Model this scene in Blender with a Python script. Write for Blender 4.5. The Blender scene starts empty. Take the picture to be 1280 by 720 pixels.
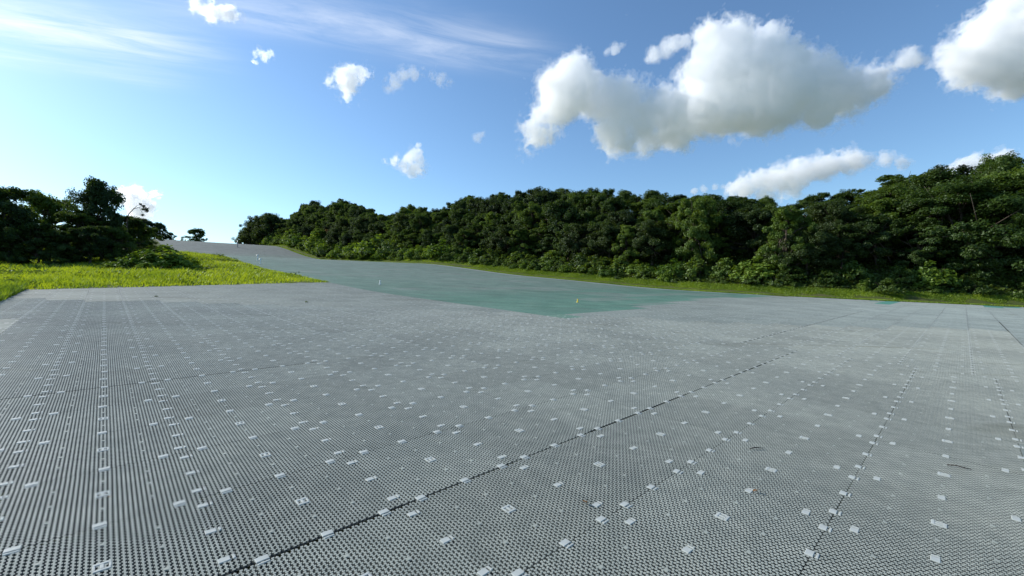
import bpy, math, random
import numpy as np
from mathutils import Vector, Matrix
import openvdb

random.seed(7)
rng = np.random.default_rng(11)
scene = bpy.context.scene
COL = scene.collection
CAMZ = 1.6

# ------------------------------------------------------------------ helpers
def tag(o, label=None, cat=None, group=None, kind=None):
    if label: o['label'] = label
    if cat: o['category'] = cat
    if group: o['group'] = group
    if kind: o['kind'] = kind
    return o

def mesh_np(name, verts, faces=None, mats=(), fmat=None, smooth=False, loops=None, totals=None):
    """verts (N,3); faces (M,k) array, or loops+totals"""
    me = bpy.data.meshes.new(name)
    verts = np.asarray(verts, dtype=np.float32)
    me.vertices.add(len(verts)); me.vertices.foreach_set('co', verts.ravel())
    if faces is not None:
        faces = np.asarray(faces, dtype=np.int32)
        n, k = faces.shape
        loops = faces.ravel(); totals = np.full(n, k, dtype=np.int32)
    starts = np.concatenate([[0], np.cumsum(totals)[:-1]]).astype(np.int32)
    me.loops.add(len(loops)); me.loops.foreach_set('vertex_index', np.asarray(loops, dtype=np.int32))
    me.polygons.add(len(totals)); me.polygons.foreach_set('loop_start', starts)
    for m in mats: me.materials.append(m)
    if fmat is not None: me.polygons.foreach_set('material_index', np.asarray(fmat, dtype=np.int32))
    me.polygons.foreach_set('use_smooth', np.full(len(totals), smooth, dtype=bool))
    me.update(calc_edges=True); me.validate()
    return me

def link(name, me, parent=None, loc=(0, 0, 0)):
    o = bpy.data.objects.new(name, me); COL.objects.link(o)
    o.location = loc
    if parent is not None: o.parent = parent
    return o

def empty(name, loc=(0, 0, 0), rz=0.0):
    o = bpy.data.objects.new(name, None); COL.objects.link(o)
    o.empty_display_size = 0.3
    o.location = loc; o.rotation_euler = (0, 0, rz)
    return o

class MB:
    """collects polygons for ONE mesh object"""
    def __init__(s): s.v = []; s.f = []; s.m = []
    def add(s, vs, fs, m=0):
        b = len(s.v); s.v += [tuple(q) for q in vs]
        for f in fs: s.f.append([b + i for i in f]); s.m.append(m)
    def box(s, cx, cy, cz, sx, sy, sz, m=0, bev=0.0, M=None):
        a, b, c = sx / 2, sy / 2, sz / 2
        t = bev
        vs = [(-a, -b, -c), (a, -b, -c), (a, b, -c), (-a, b, -c),
              (-a, -b, c - t), (a, -b, c - t), (a, b, c - t), (-a, b, c - t),
              (-a + t, -b + t, c), (a - t, -b + t, c), (a - t, b - t, c), (-a + t, b - t, c)]
        fs = [(0, 3, 2, 1)]
        for i in range(4):
            j = (i + 1) % 4
            fs.append((i, j, 4 + j, 4 + i))
            if t > 0: fs.append((4 + i, 4 + j, 8 + j, 8 + i))
        if t > 0: fs.append((8, 9, 10, 11))
        else: fs.append((4, 5, 6, 7)); vs = vs[:8]
        vs = [Vector(q) for q in vs]
        if M is not None: vs = [M @ q for q in vs]
        s.add([(q.x + cx, q.y + cy, q.z + cz) for q in vs], fs, m)
    def tube(s, pts, rad, n=7, m=0):
        pts = [Vector(p) for p in pts]; rings = []
        for i, p in enumerate(pts):
            d = (pts[min(i + 1, len(pts) - 1)] - pts[max(i - 1, 0)]).normalized()
            x = d.cross(Vector((0, 0, 1)) if abs(d.z) < .95 else Vector((1, 0, 0))).normalized()
            y = d.cross(x)
            rings.append([p + rad[i] * (math.cos(2 * math.pi * k / n) * x + math.sin(2 * math.pi * k / n) * y) for k in range(n)])
        vs = [q for r in rings for q in r]; fs = []
        for i in range(len(pts) - 1):
            for k in range(n):
                l = (k + 1) % n
                fs.append((i * n + k, i * n + l, (i + 1) * n + l, (i + 1) * n + k))
        fs.append(tuple(range(n))[::-1]); fs.append(tuple((len(pts) - 1) * n + k for k in range(n)))
        s.add(vs, fs, m)
    def mesh(s, name, mats, smooth=False):
        loops = [i for f in s.f for i in f]; tot = [len(f) for f in s.f]
        return mesh_np(name, s.v, mats=mats, fmat=s.m, smooth=smooth, loops=loops, totals=tot)

# ------------------------------------------------------------------ materials
def newmat(name):
    m = bpy.data.materials.new(name); m.use_nodes = True
    nt = m.node_tree; nt.nodes.clear()
    out = nt.nodes.new('ShaderNodeOutputMaterial')
    return m, nt, out
def N(nt, t, **kw):
    n = nt.nodes.new(t)
    for k, v in kw.items(): setattr(n, k, v)
    return n
def L(nt, a, b): nt.links.new(a, b)
def noise(nt, vec, scale, detail=3, rough=.55):
    n = N(nt, 'ShaderNodeTexNoise'); n.inputs['Scale'].default_value = scale
    n.inputs['Detail'].default_value = detail; n.inputs['Roughness'].default_value = rough
    if vec is not None: L(nt, vec, n.inputs['Vector'])
    return n
def ramp(nt, fac, stops):
    r = N(nt, 'ShaderNodeValToRGB')
    while len(r.color_ramp.elements) < len(stops): r.color_ramp.elements.new(.5)
    for e, (p, c) in zip(r.color_ramp.elements, stops):
        e.position = p; e.color = tuple(c) + (1,)
    L(nt, fac, r.inputs['Fac']); return r
def mixc(nt, fac, a, b, mode='MIX'):
    n = N(nt, 'ShaderNodeMix', data_type='RGBA', blend_type=mode)
    for sock, v in ((n.inputs[0], fac), (n.inputs[6], a), (n.inputs[7], b)):
        if hasattr(v, 'links'): L(nt, v, sock)
        elif isinstance(v, (int, float)): sock.default_value = v
        else: sock.default_value = tuple(v) + (1,)
    return n.outputs[2]

def leaf_mat(name, dark, light, transl=.48, gloss=.025, var=.5, rough=.5, nscale=.9):
    m, nt, out = newmat(name)
    tc = N(nt, 'ShaderNodeTexCoord'); oi = N(nt, 'ShaderNodeObjectInfo')
    n = noise(nt, tc.outputs['Object'], nscale, 3)
    add = N(nt, 'ShaderNodeMath', operation='MULTIPLY_ADD')
    L(nt, oi.outputs['Random'], add.inputs[0]); add.inputs[1].default_value = var
    add.inputs[2].default_value = -var / 2
    s = N(nt, 'ShaderNodeMath', operation='ADD'); L(nt, n.outputs['Fac'], s.inputs[0]); L(nt, add.outputs[0], s.inputs[1])
    r = ramp(nt, s.outputs[0], [(.3, dark), (.72, light)])
    d = N(nt, 'ShaderNodeBsdfDiffuse'); L(nt, r.outputs[0], d.inputs[0])
    t = N(nt, 'ShaderNodeBsdfTranslucent')
    L(nt, mixc(nt, 1.0, r.outputs[0], (1.25, 1.15, .55), 'MULTIPLY'), t.inputs[0])
    mx = N(nt, 'ShaderNodeMixShader'); mx.inputs[0].default_value = transl
    L(nt, d.outputs[0], mx.inputs[1]); L(nt, t.outputs[0], mx.inputs[2])
    g = N(nt, 'ShaderNodeBsdfGlossy'); g.inputs['Roughness'].default_value = rough
    g.inputs[0].default_value = (.8, .9, .8, 1)
    mx2 = N(nt, 'ShaderNodeMixShader'); mx2.inputs[0].default_value = gloss
    L(nt, mx.outputs[0], mx2.inputs[1]); L(nt, g.outputs[0], mx2.inputs[2])
    L(nt, mx2.outputs[0], out.inputs[0]); return m

def plain_mat(name, col, rough=.6, spec=.4, nscale=None, amt=.3):
    m, nt, out = newmat(name)
    p = N(nt, 'ShaderNodeBsdfPrincipled'); p.inputs['Roughness'].default_value = rough
    p.inputs['Specular IOR Level'].default_value = spec
    if nscale:
        tc = N(nt, 'ShaderNodeTexCoord'); n = noise(nt, tc.outputs['Object'], nscale, 4)
        lo = tuple(c * (1 - amt) for c in col); hi = tuple(c * (1 + amt) for c in col)
        r = ramp(nt, n.outputs['Fac'], [(.3, lo), (.7, hi)]); L(nt, r.outputs[0], p.inputs['Base Color'])
    else: p.inputs['Base Color'].default_value = tuple(col) + (1,)
    L(nt, p.outputs[0], out.inputs[0]); return m

M_LEAF = [leaf_mat('leaf_dark', (.026, .052, .009), (.064, .108, .016)),
          leaf_mat('leaf_mid', (.042, .080, .011), (.098, .155, .022)),
          leaf_mat('leaf_pale', (.066, .120, .015), (.13, .20, .030)),
          leaf_mat('leaf_black_green', (.017, .034, .008), (.046, .075, .014)),
          leaf_mat('leaf_shrub', (.070, .135, .015), (.165, .25, .026), transl=.45),
          leaf_mat('leaf_russet', (.085, .055, .016), (.16, .085, .026))]
M_BARK = plain_mat('bark', (.085, .068, .052), .9, .2, 6, .4)
M_GRASS = leaf_mat('meadow_grass', (.17, .26, .014), (.40, .49, .026), transl=.45, gloss=.04, var=0, nscale=.35)
M_MOWN = leaf_mat('mown_grass', (.11, .185, .014), (.26, .36, .026), transl=.4, gloss=.03, var=0, nscale=.35)
M_WEED = leaf_mat('weed_leaves', (.045, .085, .014), (.12, .17, .025), transl=.4, gloss=.04, var=0, nscale=.5)
M_UNDER = plain_mat('mat_underlay', (.038, .047, .046), .9, .1)
M_CLIP = plain_mat('clip_plastic', (.43, .455, .42), .6, .2, 9, .12)
M_WHITE = plain_mat('white_plastic', (.8, .8, .78), .4, .5)
M_YEL = plain_mat('yellow_plastic', (.75, .55, .03), .4, .5)
M_STEEL = plain_mat('grey_steel', (.35, .35, .36), .4, .5)
M_DEAD = plain_mat('dead_leaf_brown', (.22, .11, .04), .8, .2, 30, .3)
M_TWIG = plain_mat('twig_grey', (.05, .045, .04), .9, .2)

def matting(name, use_attr):
    """weathered plastic: tint from the object colour or from the sheet's mat colours"""
    m, nt, out = newmat(name)
    p = N(nt, 'ShaderNodeBsdfPrincipled')
    p.inputs['Roughness'].default_value = .85 if use_attr else .66; p.inputs['Specular IOR Level'].default_value = .15 if use_attr else .28
    if use_attr:
        a = N(nt, 'ShaderNodeAttribute', attribute_name='tint'); base = a.outputs['Color']
    else:
        oi = N(nt, 'ShaderNodeObjectInfo'); base = oi.outputs['Color']
    geo = N(nt, 'ShaderNodeNewGeometry')
    n1 = noise(nt, geo.outputs['Position'], .55, 5, .6)
    r1 = ramp(nt, n1.outputs['Fac'], [(.28, (.84, .85, .86)), (.72, (1.09, 1.08, 1.07))])
    n2 = noise(nt, geo.outputs['Position'], 7, 3, .6)
    r2 = ramp(nt, n2.outputs['Fac'], [(.35, (.86, .87, .87)), (.68, (1.10, 1.09, 1.08))])
    c = mixc(nt, 1.0, base, r1.outputs[0], 'MULTIPLY'); c = mixc(nt, 1.0, c, r2.outputs[0], 'MULTIPLY')
    mps = N(nt, 'ShaderNodeMapping'); mps.inputs['Rotation'].default_value = (0, 0, .6); mps.inputs['Scale'].default_value = (.10, .9, 1); L(nt, geo.outputs['Position'], mps.inputs[0])
    n4 = noise(nt, mps.outputs[0], 1.0, 5, .65); n4.inputs['Distortion'].default_value = 1.2
    r4 = ramp(nt, n4.outputs['Fac'], [(.58, (1, 1, 1)), (.74, (.70, .68, .62))])
    c = mixc(nt, 1.0, c, r4.outputs[0], 'MULTIPLY')
    L(nt, c, p.inputs['Base Color']); L(nt, p.outputs[0], out.inputs[0])
    if use_attr:
        # rows of studs seen as fine relief
        mp = N(nt, 'ShaderNodeMapping'); L(nt, geo.outputs['Position'], mp.inputs[0])
        n3 = noise(nt, geo.outputs['Position'], 28, 2, .5)
        b = N(nt, 'ShaderNodeBump'); b.inputs['Strength'].default_value = .25; b.inputs['Distance'].default_value = .02
        L(nt, n3.outputs['Fac'], b.inputs['Height']); L(nt, b.outputs[0], p.inputs['Normal'])
    return m
M_MAT = matting('mat_plastic', False)
M_SHEET = matting('mat_plastic_far', True)

# ------------------------------------------------------------------ terrain
E1 = np.array([-.6887, .7250]); E2 = np.array([.7250, .6887])     # uphill / across, on the map
PU, PV = .0568, .0038
EU = [-60, 24, 35, 47, 59, 69, 89, 122, 130, 140, 150, 160, 171, 182, 196, 220, 260, 320, 420]
EE = [0, 0, .40, .75, 1.5, 2.05, 2.15, 2.25, 2.55, 3.3, 4.5, 5.8, 6.9, 7.2, 6.6, 4.5, 0, -9, -26]
VE_U = [-80, -25, -10, -2, 6, 12, 20, 400]
VE_V = [110, 74, 60, 54, 49, 46, 45, 45]
def vedge(u): return np.interp(u, VE_U, VE_V)
def ufront(v): return 26.6 + (v + 2.4) / 13.9 * 3.8
def sstep(a, b, x):
    t = np.clip((x - a) / (b - a), 0, 1); return t * t * (3 - 2 * t)
def H(u, v):
    u = np.asarray(u, float); v = np.asarray(v, float)
    z = PU * u + PV * v
    e = (np.interp(u - 3, EU, EE) + np.interp(u, EU, EE) + np.interp(u + 3, EU, EE)) / 3
    z = z + e * np.maximum(.08 + .92 * sstep(-8, 9, v), sstep(80, 140, u))
    o = v - vedge(u)                                              # bank under the wood on the right
    z = z + np.where(o > 1.5, np.minimum((o - 1.5) * .34, 8.5 + .06 * o), 0)
    left = -2.6 - v                                               # gentle bank on the left
    z = z + np.where(left > 0, .02 * np.minimum(left, 30), 0)
    return z
def XY(u, v): return np.asarray(u)[..., None] * E1 + np.asarray(v)[..., None] * E2
def P(u, v, dz=0.0):
    xy = XY(np.float64(u), np.float64(v)); return Vector((xy[0], xy[1], float(H(u, v)) + dz))
def UV(x, y): return x * E1[0] + y * E1[1], x * E2[0] + y * E2[1]
F = 536.0
def proj(x, y, z): return 640 + F * x / y, 360 - F * (z - CAMZ) / y
def in_mats(u, v):
    return (v > -2.4) & (v < vedge(u)) & ((v > 11.3) | (u < ufront(v))) & (u < 200)

# ground: one sheet to the horizon
gu = np.concatenate([np.linspace(-1500, -130, 12), np.arange(-120, 300, 2.0), np.linspace(310, 2500, 24)])
gv = np.concatenate([np.linspace(-2000, -130, 14), np.arange(-120, 140, 2.0), np.linspace(150, 2500, 24)])
UU, VV = np.meshgrid(gu, gv, indexing='ij')
ZZ = H(np.clip(UU, -140, 420), np.clip(VV, -130, 160)) + (UU - np.clip(UU, -140, 420)) * -.05
ZZ = ZZ - np.where(in_mats(UU, VV), .07, .0) + rng.normal(0, .02, ZZ.shape) * (~in_mats(UU, VV))
xy = XY(UU, VV); nv = len(gv)
idx = np.arange(len(gu) * nv).reshape(len(gu), nv)
fc = np.stack([idx[:-1, :-1], idx[:-1, 1:], idx[1:, 1:], idx[1:, :-1]], -1).reshape(-1, 4)
m, nt, out = newmat('soil_and_litter')
geo = N(nt, 'ShaderNodeNewGeometry'); n1 = noise(nt, geo.outputs['Position'], .8, 6, .65)
r = ramp(nt, n1.outputs['Fac'], [(.3, (.040, .055, .016)), (.52, (.075, .095, .024)), (.72, (.10, .082, .045))])
p = N(nt, 'ShaderNodeBsdfPrincipled'); p.inputs['Roughness'].default_value = .95; p.inputs['Specular IOR Level'].default_value = .1
L(nt, r.outputs[0], p.inputs['Base Color']); L(nt, p.outputs[0], out.inputs[0])
g = link('ground', mesh_np('ground', np.concatenate([xy, ZZ[..., None]], -1).reshape(-1, 3), fc, [m], smooth=True))
tag(g, kind='structure')

# ------------------------------------------------------------------ the plastic mats
hU = [.383, 1.004, 1.61, 2.19, 2.755, 3.32, 3.89, 4.46]
us = [q * 1.6 for q in hU]
while us[-1] < 200: us.append(us[-1] + .93)
while us[0] > -40: us.insert(0, us[0] - 1.0)
hV = [-.305, .293, .905, 1.54, 2.2, 2.86]
vs_ = [-2.4, -1.45] + [q * 1.6 for q in hV]
for k in range(6): vs_.append(2.86 * 1.6 + (k + 1) * (11.3 - 2.86 * 1.6) / 6)
while vs_[-1] < 100: vs_.append(vs_[-1] + 1.03)
us = np.array(us); vs_ = np.array(vs_)
JOG = .26
def seam_gap(u, v):
    """half width of the open joint on the seam at this u"""
    if abs(u - 2.576) < .02 and v < 11.2: return .0095 + .003 * math.sin(v * 1.7)
    if abs(u - 7.136) < .02 and v < 2.4: return .011
    if v > 11.2 and abs(u - (3.504 + JOG)) < .06 and v < 36: return .014
    if v > 19 and abs(u - (-1.37 + JOG)) < .08: return .018
    return .0018
def greenness(u, v):
    if v < 11.25: return 0.0
    low = 9.6 + np.interp(v, [11.3, 18, 31, 45], [0, 1.0, 3.2, 2.4])
    if u < low: return 0.0
    strong = np.interp(u - low, [0, 8, 13, 26, 45, 100, 122, 131], [.92, .88, .60, .50, .45, .40, .34, .0])
    strong += .16 * np.interp(v, [11.3, 15, 20], [1, .8, 0]) * np.interp(u, [15, 25, 60, 90], [0, 1, 1, 0])
    return float(strong)
tint_noise = {}
def tint(u, v, k, sheet_light=True):
    rr = random.Random(k * 7919 + 13)
    gz = greenness(u, v)
    if gz > 0:
        gz += rr.uniform(-.07, .07)
        blk = random.Random(int(u // 2) * 131 + int(v // 5) * 977 + 5).random()
        if blk < .10 and v > 13: gz *= .6                                       # worn patches of faded mats
    gz = min(max(gz, 0), 1)
    j = rr.uniform(.92, 1.08)
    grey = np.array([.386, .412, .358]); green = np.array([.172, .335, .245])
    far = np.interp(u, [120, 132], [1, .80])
    pale = (1 + .52 * np.interp(v, [6, 34], [0, 1]) * np.interp(u, [2, 14], [1, 0]) - .07 * np.interp(u, [12, 20], [0, 1])) if sheet_light else 1 - .06 * np.interp(v, [5, 16], [0, 1])  # brightness by sun and view painted into the tint, differing for sheet and near mats
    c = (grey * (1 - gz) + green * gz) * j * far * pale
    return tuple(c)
# green replacement strips near the right hand edge
strips = [((1094, 378), (1125, 380)), ((1240, 383), (1285, 386))]
def cell_quad(i, j):
    off = JOG if vs_[j] > 11.2 else 0.0
    u0, u1, v0, v1 = us[i] + off, us[i + 1] + off, vs_[j], vs_[j + 1]
    vc = (v0 + v1) / 2; uc = (u0 + u1) / 2
    if uc > 195 or uc < -38: return None
    if v1 < 11.4:
        uf = ufront(vc)
        if u0 > uf - .15: return None
        u1c = min(u1, uf)
    else: u1c = u1
    ve = vedge(uc)
    if v0 > ve - .15: return None
    v1c = min(v1, ve)
    return u0, u1c, v0, v1c
cells = []
for j in range(len(vs_) - 1):
    for i in range(len(us) - 1):
        q = cell_quad(i, j)
        if q is None: continue
        u0, u1, v0, v1 = q
        if u1 > 12 and False: continue
        # visible size in the picture
        su = np.linspace(u0, u1, 6); sv = np.linspace(v0, v1, 6)
        A, B = np.meshgrid((su[1:] + su[:-1]) / 2, (sv[1:] + sv[:-1]) / 2)
        pt = XY(A, B); y = pt[..., 1]
        ok = y > .4
        yy = np.where(ok, y, 1)
        px = 640 + F * pt[..., 0] / yy; py = 360 - F * (PU * A + PV * B - CAMZ) / yy
        ok &= (px > 0) & (px < 1280) & (py < 720)
        area = (ok * (u1 - u0) * (v1 - v0) / 25 * F * F * CAMZ / yy ** 3).sum()
        cells.append((area, i, j, q))
cells.sort(key=lambda c: -c[0])
near_cells = [c for c in cells[:292] if c[3][1] < 26]
near_set = {(c[1], c[2]) for c in near_cells}

# one mat: rows of studs on zigzag webs over a dark underlay; x = u, y = v, unit square
def make_mat_mesh():
    nc, nr = 40, 56
    p, q = 1 / nc, 1 / nr
    ci, ri = np.meshgrid(np.arange(nc), np.arange(nr), indexing='ij')
    x = -.5 + (ri + .5 + .22 * np.where(ci % 2 == 0, 1, -1)) * q; sg = np.where((ri + ci) % 2 == 0, 1, -1)
    y = -.5 + (ci + .5) * p + sg * .12 * p
    V = []; Fc = []; base = 0
    # webs
    hw = .11 * p; zt, zb = -.0010, -.0028
    wx = np.concatenate([np.full((nc, 1), -.5), x, np.full((nc, 1), .5)], 1)
    wy = np.concatenate([y[:, :1], y, y[:, -1:]], 1)
    for c in range(nc):
        n = nr + 2
        vv = np.concatenate([np.stack([wx[c], wy[c] - hw, np.full(n, zt)], 1), np.stack([wx[c], wy[c] + hw, np.full(n, zt)], 1),
                             np.stack([wx[c], wy[c] - hw, np.full(n, zb)], 1), np.stack([wx[c], wy[c] + hw, np.full(n, zb)], 1)])
        k = np.arange(n - 1)
        Fc += [np.stack([k, k + 1, n + k + 1, n + k], 1) + base,
               np.stack([2 * n + k, 2 * n + k + 1, k + 1, k], 1) + base,
               np.stack([n + k, n + k + 1, 3 * n + k + 1, 3 * n + k], 1) + base]
        V.append(vv); base += len(vv)
    # studs: truncated pyramids
    cx, cy = x.ravel(), y.ravel(); n = len(cx)
    ax, ay, bx_, by_ = .34 * q, .31 * p, .30 * q, .28 * p
    corners = [(-1, -1), (1, -1), (1, 1), (-1, 1)]
    vv = np.stack([np.stack([cx + sx * ax, cy + sy * ay, np.full(n, zt - .0012)], 1) for sx, sy in corners] +
                  [np.stack([cx + sx * bx_, cy + sy * by_, np.full(n, .0)], 1) for sx, sy in corners], 1).reshape(-1, 3)
    o = np.arange(n)[:, None] * 8 + base
    for f in ((0, 1, 5, 4), (1, 2, 6, 5), (2, 3, 7, 6), (3, 0, 4, 7), (4, 5, 6, 7)):
        Fc.append(o + np.array(f)[None])
    V.append(vv); base += len(vv)
    # rim
    nplast = sum(len(f) for f in Fc)
    Fc.append(np.array([[0, 1, 2, 3]]) + base)
    V.append(np.array([(-.5, -.5, -.013), (.5, -.5, -.013), (.5, .5, -.013), (-.5, .5, -.013)])); base += 4
    # eight solid pads moulded into the lattice
    k = np.array([(sx, sy, z) for z in (-.008, .0012) for sx, sy in corners]) * np.array([.012, .011, 1])
    for (x0, y0) in ((.25, .0), (-.25, .0), (0, .25), (0, -.25), (.25, .25), (-.25, .25), (.25, -.25), (-.25, -.25)):
        V.append(k + np.array([x0, y0, 0]))
        Fc.append(np.array([(0, 1, 5, 4), (1, 2, 6, 5), (2, 3, 7, 6), (3, 0, 4, 7), (4, 5, 6, 7)]) + base); base += 8
    V = np.concatenate(V); Fc = np.concatenate(Fc)
    fm = np.zeros(len(Fc), int); fm[nplast] = 1; fm[nplast + 1:] = 0
    return V, Fc, fm
mv, mf, mm = make_mat_mesh()
me_mat = mesh_np('ski_mat', mv, mf, [M_MAT, M_UNDER, M_CLIP], mm)
# connector clip: plate + slot + bar (x across the joint)
def clip_mesh(pl, wd):
    b = MB()
    b.box(-.012, 0, -.003, pl, wd, .008, bev=.002)
    b.box(-.012 + pl / 2 + .018, 0, -.003, .013, wd * .92, .008, bev=.002)
    b.box(-.012 + pl / 2 + .006, 0, -.006, .0115, wd * .8, .003, m=1)
    return b.mesh('connector_clip', [M_CLIP, M_UNDER])
me_clip = clip_mesh(.042, .064)                                       # on the joints running across
me_clip_n = clip_mesh(.054, .043)                                     # on the joints running uphill
b = MB()                                                              # centre mark: a frame with two holes
for (x, y, sx, sy) in ((0, .03, .07, .018), (0, -.03, .07, .018), (0, 0, .016, .042), (.031, 0, .012, .042), (-.031, 0, .012, .042)):
    b.box(x, y, 0, sx, sy, .010, bev=.002)
me_mark = b.mesh('centre_mark', [M_CLIP])
CF = (.137, .5, .87)
def clip_places(u0, u1, v0, v1):
    uc, vc = (u0 + u1) / 2, (v0 + v1) / 2
    return [(u0, v0 + f * (v1 - v0), 0.0) for f in CF] + [(u0 + f * (u1 - u0), v0, math.pi / 2) for f in CF]
tilt = math.atan(math.hypot(PU, PV))
nrm = Vector((-(PU * E1[0] + PV * E2[0]), -(PU * E1[1] + PV * E2[1]), 1)).normalized()
ax_u = Vector((E1[0], E1[1], PU)).normalized(); ax_v = nrm.cross(ax_u)
# u to the left-front, v to the right-front: (v, u, n) is right handed
GREY_L = 'weathered grey perforated plastic mat clipped to its neighbours on the near slope'
GREEN_L = 'green tinted perforated plastic mat where the main run joins the near slope'
ring = sorted(near_cells, key=lambda c: -c[0])
for rank, (area, i, j, (u0, u1, v0, v1)) in enumerate(ring):
    uc, vc = (u0 + u1) / 2, (v0 + v1) / 2
    ga, gb = seam_gap(u0, vc), seam_gap(u1, vc)
    du, dv = (u1 - gb) - (u0 + ga), (v1 - v0) - .0012
    um, vm = (u0 + ga + u1 - gb) / 2, (v0 + v1) / 2
    c3 = P(um, vm, random.uniform(-.0006, .0006))
    o = bpy.data.objects.new('ski_mat', me_mat); COL.objects.link(o)
    # local x -> u axis, local y -> -v axis keeps a right handed frame
    R = Matrix((ax_u, -ax_v if False else nrm.cross(ax_u), nrm)).transposed().to_4x4()
    w = Matrix.Rotation(random.uniform(-.004, .004), 4, 'Z') @ Matrix.Rotation(random.uniform(-.001, .001), 4, 'X')
    MW = Matrix.Translation(c3) @ R @ w @ Matrix.Diagonal((du, dv, 1, 1))
    o.matrix_world = MW
    tc_ = [c * .90 for c in tint(uc, vc, i * 500 + j, False)]; o.color = tuple(tc_) + (1,)
    gr = greenness(uc, vc) > .2
    tag(o, GREEN_L if gr else GREY_L, 'floor mat', 'green mats at the foot of the main run' if gr else 'grey mats of the near slope')
    inv = MW.inverted()
    def child(name, me, u, v, rz, dz):
        q = bpy.data.objects.new(name, me); COL.objects.link(q)
        q.parent = o
        W = Matrix.Translation(P(u, v, dz)) @ R @ Matrix.Rotation(rz, 4, 'Z')
        q.matrix_local = inv @ W
    jr = random.Random(i * 77 + j)
    if rank < 150:
        for (cu, cv, rz) in clip_places(u0, u1, v0, v1):
            child('connector_clip', me_clip if rz == 0 else me_clip_n, cu + jr.uniform(-.004, .004), cv + jr.uniform(-.012, .012), rz + (math.pi if jr.random() < .0 else math.pi) + jr.uniform(-.06, .06), .002)
        child('centre_mark', me_mark, uc, vc, math.pi / 2, -.002)
    else:
        # too small to show parts singly: the clips of this mat as one piece
        child_list = clip_places(u0, u1, v0, v1)
        bb = MB()
        for (cu, cv, rz) in child_list + [(uc, vc, math.pi / 2)]:
            W = inv @ (Matrix.Translation(P(cu, cv, .002)) @ R @ Matrix.Rotation(rz + math.pi, 4, 'Z'))
            vsx = [W @ Vector(q.co) for q in me_clip.vertices]
            for pl in me_clip.polygons: pass
            bb.add(vsx, [tuple(pl.vertices) for pl in me_clip.polygons], 0)
        q = link('connector_clips', bb.mesh('connector_clips', [M_CLIP]), o); tag(q, kind='stuff')

# the rest of the matting: one sheet of mats following the terrain
V = []; Fc = []; T = []; FM = []; base = 0
def add_quad(vs4, mi, t):
    global base
    V.extend(vs4); Fc.append((base, base + 1, base + 2, base + 3)); FM.append(mi); T.append(t); base += 4
clipq = []
for (area, i, j, (u0, u1, v0, v1)) in cells:
    if (i, j) in near_set: continue
    uc, vc = (u0 + u1) / 2, (v0 + v1) / 2
    if uc > 150 and vc > 47: continue
    g0, g1 = seam_gap(u0, vc), seam_gap(u1, vc)
    d = math.hypot(uc, vc)
    gv_ = .002
    if d > 30: g0 = g1 = gv_ = .002
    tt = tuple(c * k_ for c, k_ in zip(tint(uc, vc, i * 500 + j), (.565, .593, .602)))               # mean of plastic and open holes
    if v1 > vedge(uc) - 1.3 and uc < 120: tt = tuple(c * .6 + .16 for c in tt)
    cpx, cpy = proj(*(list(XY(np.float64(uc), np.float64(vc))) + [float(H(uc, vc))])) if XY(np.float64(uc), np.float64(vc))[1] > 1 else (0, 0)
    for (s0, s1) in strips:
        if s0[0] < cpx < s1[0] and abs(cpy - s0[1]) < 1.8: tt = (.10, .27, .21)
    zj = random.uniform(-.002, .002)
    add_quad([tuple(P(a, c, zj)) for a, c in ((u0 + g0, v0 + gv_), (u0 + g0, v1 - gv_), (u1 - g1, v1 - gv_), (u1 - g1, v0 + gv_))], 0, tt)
    if d < (42 if uc < 9 or vc < 11 else 30) and area > 0 and greenness(uc, vc) < .2:
        for (cu, cv, rz) in clip_places(u0, u1, v0, v1):
            a_, b_ = (.036, .033) if rz == 0 else (.024, .042)
            z = .004
            add_quad([tuple(P(cu + sa * a_, cv + sb * b_, z)) for sa, sb in ((-1, -1), (-1, 1), (1, 1), (1, -1))], 1, (.6, .6, .6))
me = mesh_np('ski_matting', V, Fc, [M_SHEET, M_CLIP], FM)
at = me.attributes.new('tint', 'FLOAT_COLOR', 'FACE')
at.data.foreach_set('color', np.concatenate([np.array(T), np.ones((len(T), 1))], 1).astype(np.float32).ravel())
# flip if the normals look down
o = link('ski_matting', me)
tag(o, 'far stretch of grey and green plastic matting climbing to the crest', 'ski matting', kind='stuff')

# ------------------------------------------------------------------ trees and shrubs
def leaves(centres, radii, normals_from, per, size, flat=.75, up=.5, rs=None, stretch=1.7):
    """leaf shaped faces (rhombi folded a little) through the given clumps"""
    rs = rs or rng
    C = np.repeat(centres, per, 0); Rr = np.repeat(radii, per)
    n = len(C)
    d = rs.normal(size=(n, 3)); d /= np.linalg.norm(d, axis=1)[:, None]
    rad = Rr * rs.random(n) ** .45
    pos = C + d * rad[:, None] * np.array([1, 1, flat])
    outw = pos - normals_from; outw /= np.linalg.norm(outw, axis=1)[:, None] + 1e-6
    nr = outw * .5 + d * .35 + np.array([0, 0, up]) + rs.normal(size=(n, 3)) * .45
    nr /= np.linalg.norm(nr, axis=1)[:, None]
    t = np.cross(nr, rs.normal(size=(n, 3))); t /= np.linalg.norm(t, axis=1)[:, None] + 1e-6
    bt = np.cross(nr, t)
    s = size * rs.uniform(.6, 1.3, n)[:, None]
    a = pos + t * s * stretch / 2 - nr * s * .12; c = pos - t * s * stretch / 2 - nr * s * .12
    b_ = pos + bt * s / 2; e = pos - bt * s / 2
    V = np.stack([a, b_, c, e], 1).reshape(-1, 3)
    F4 = np.arange(n * 4).reshape(n, 4)
    return V, F4

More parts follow.
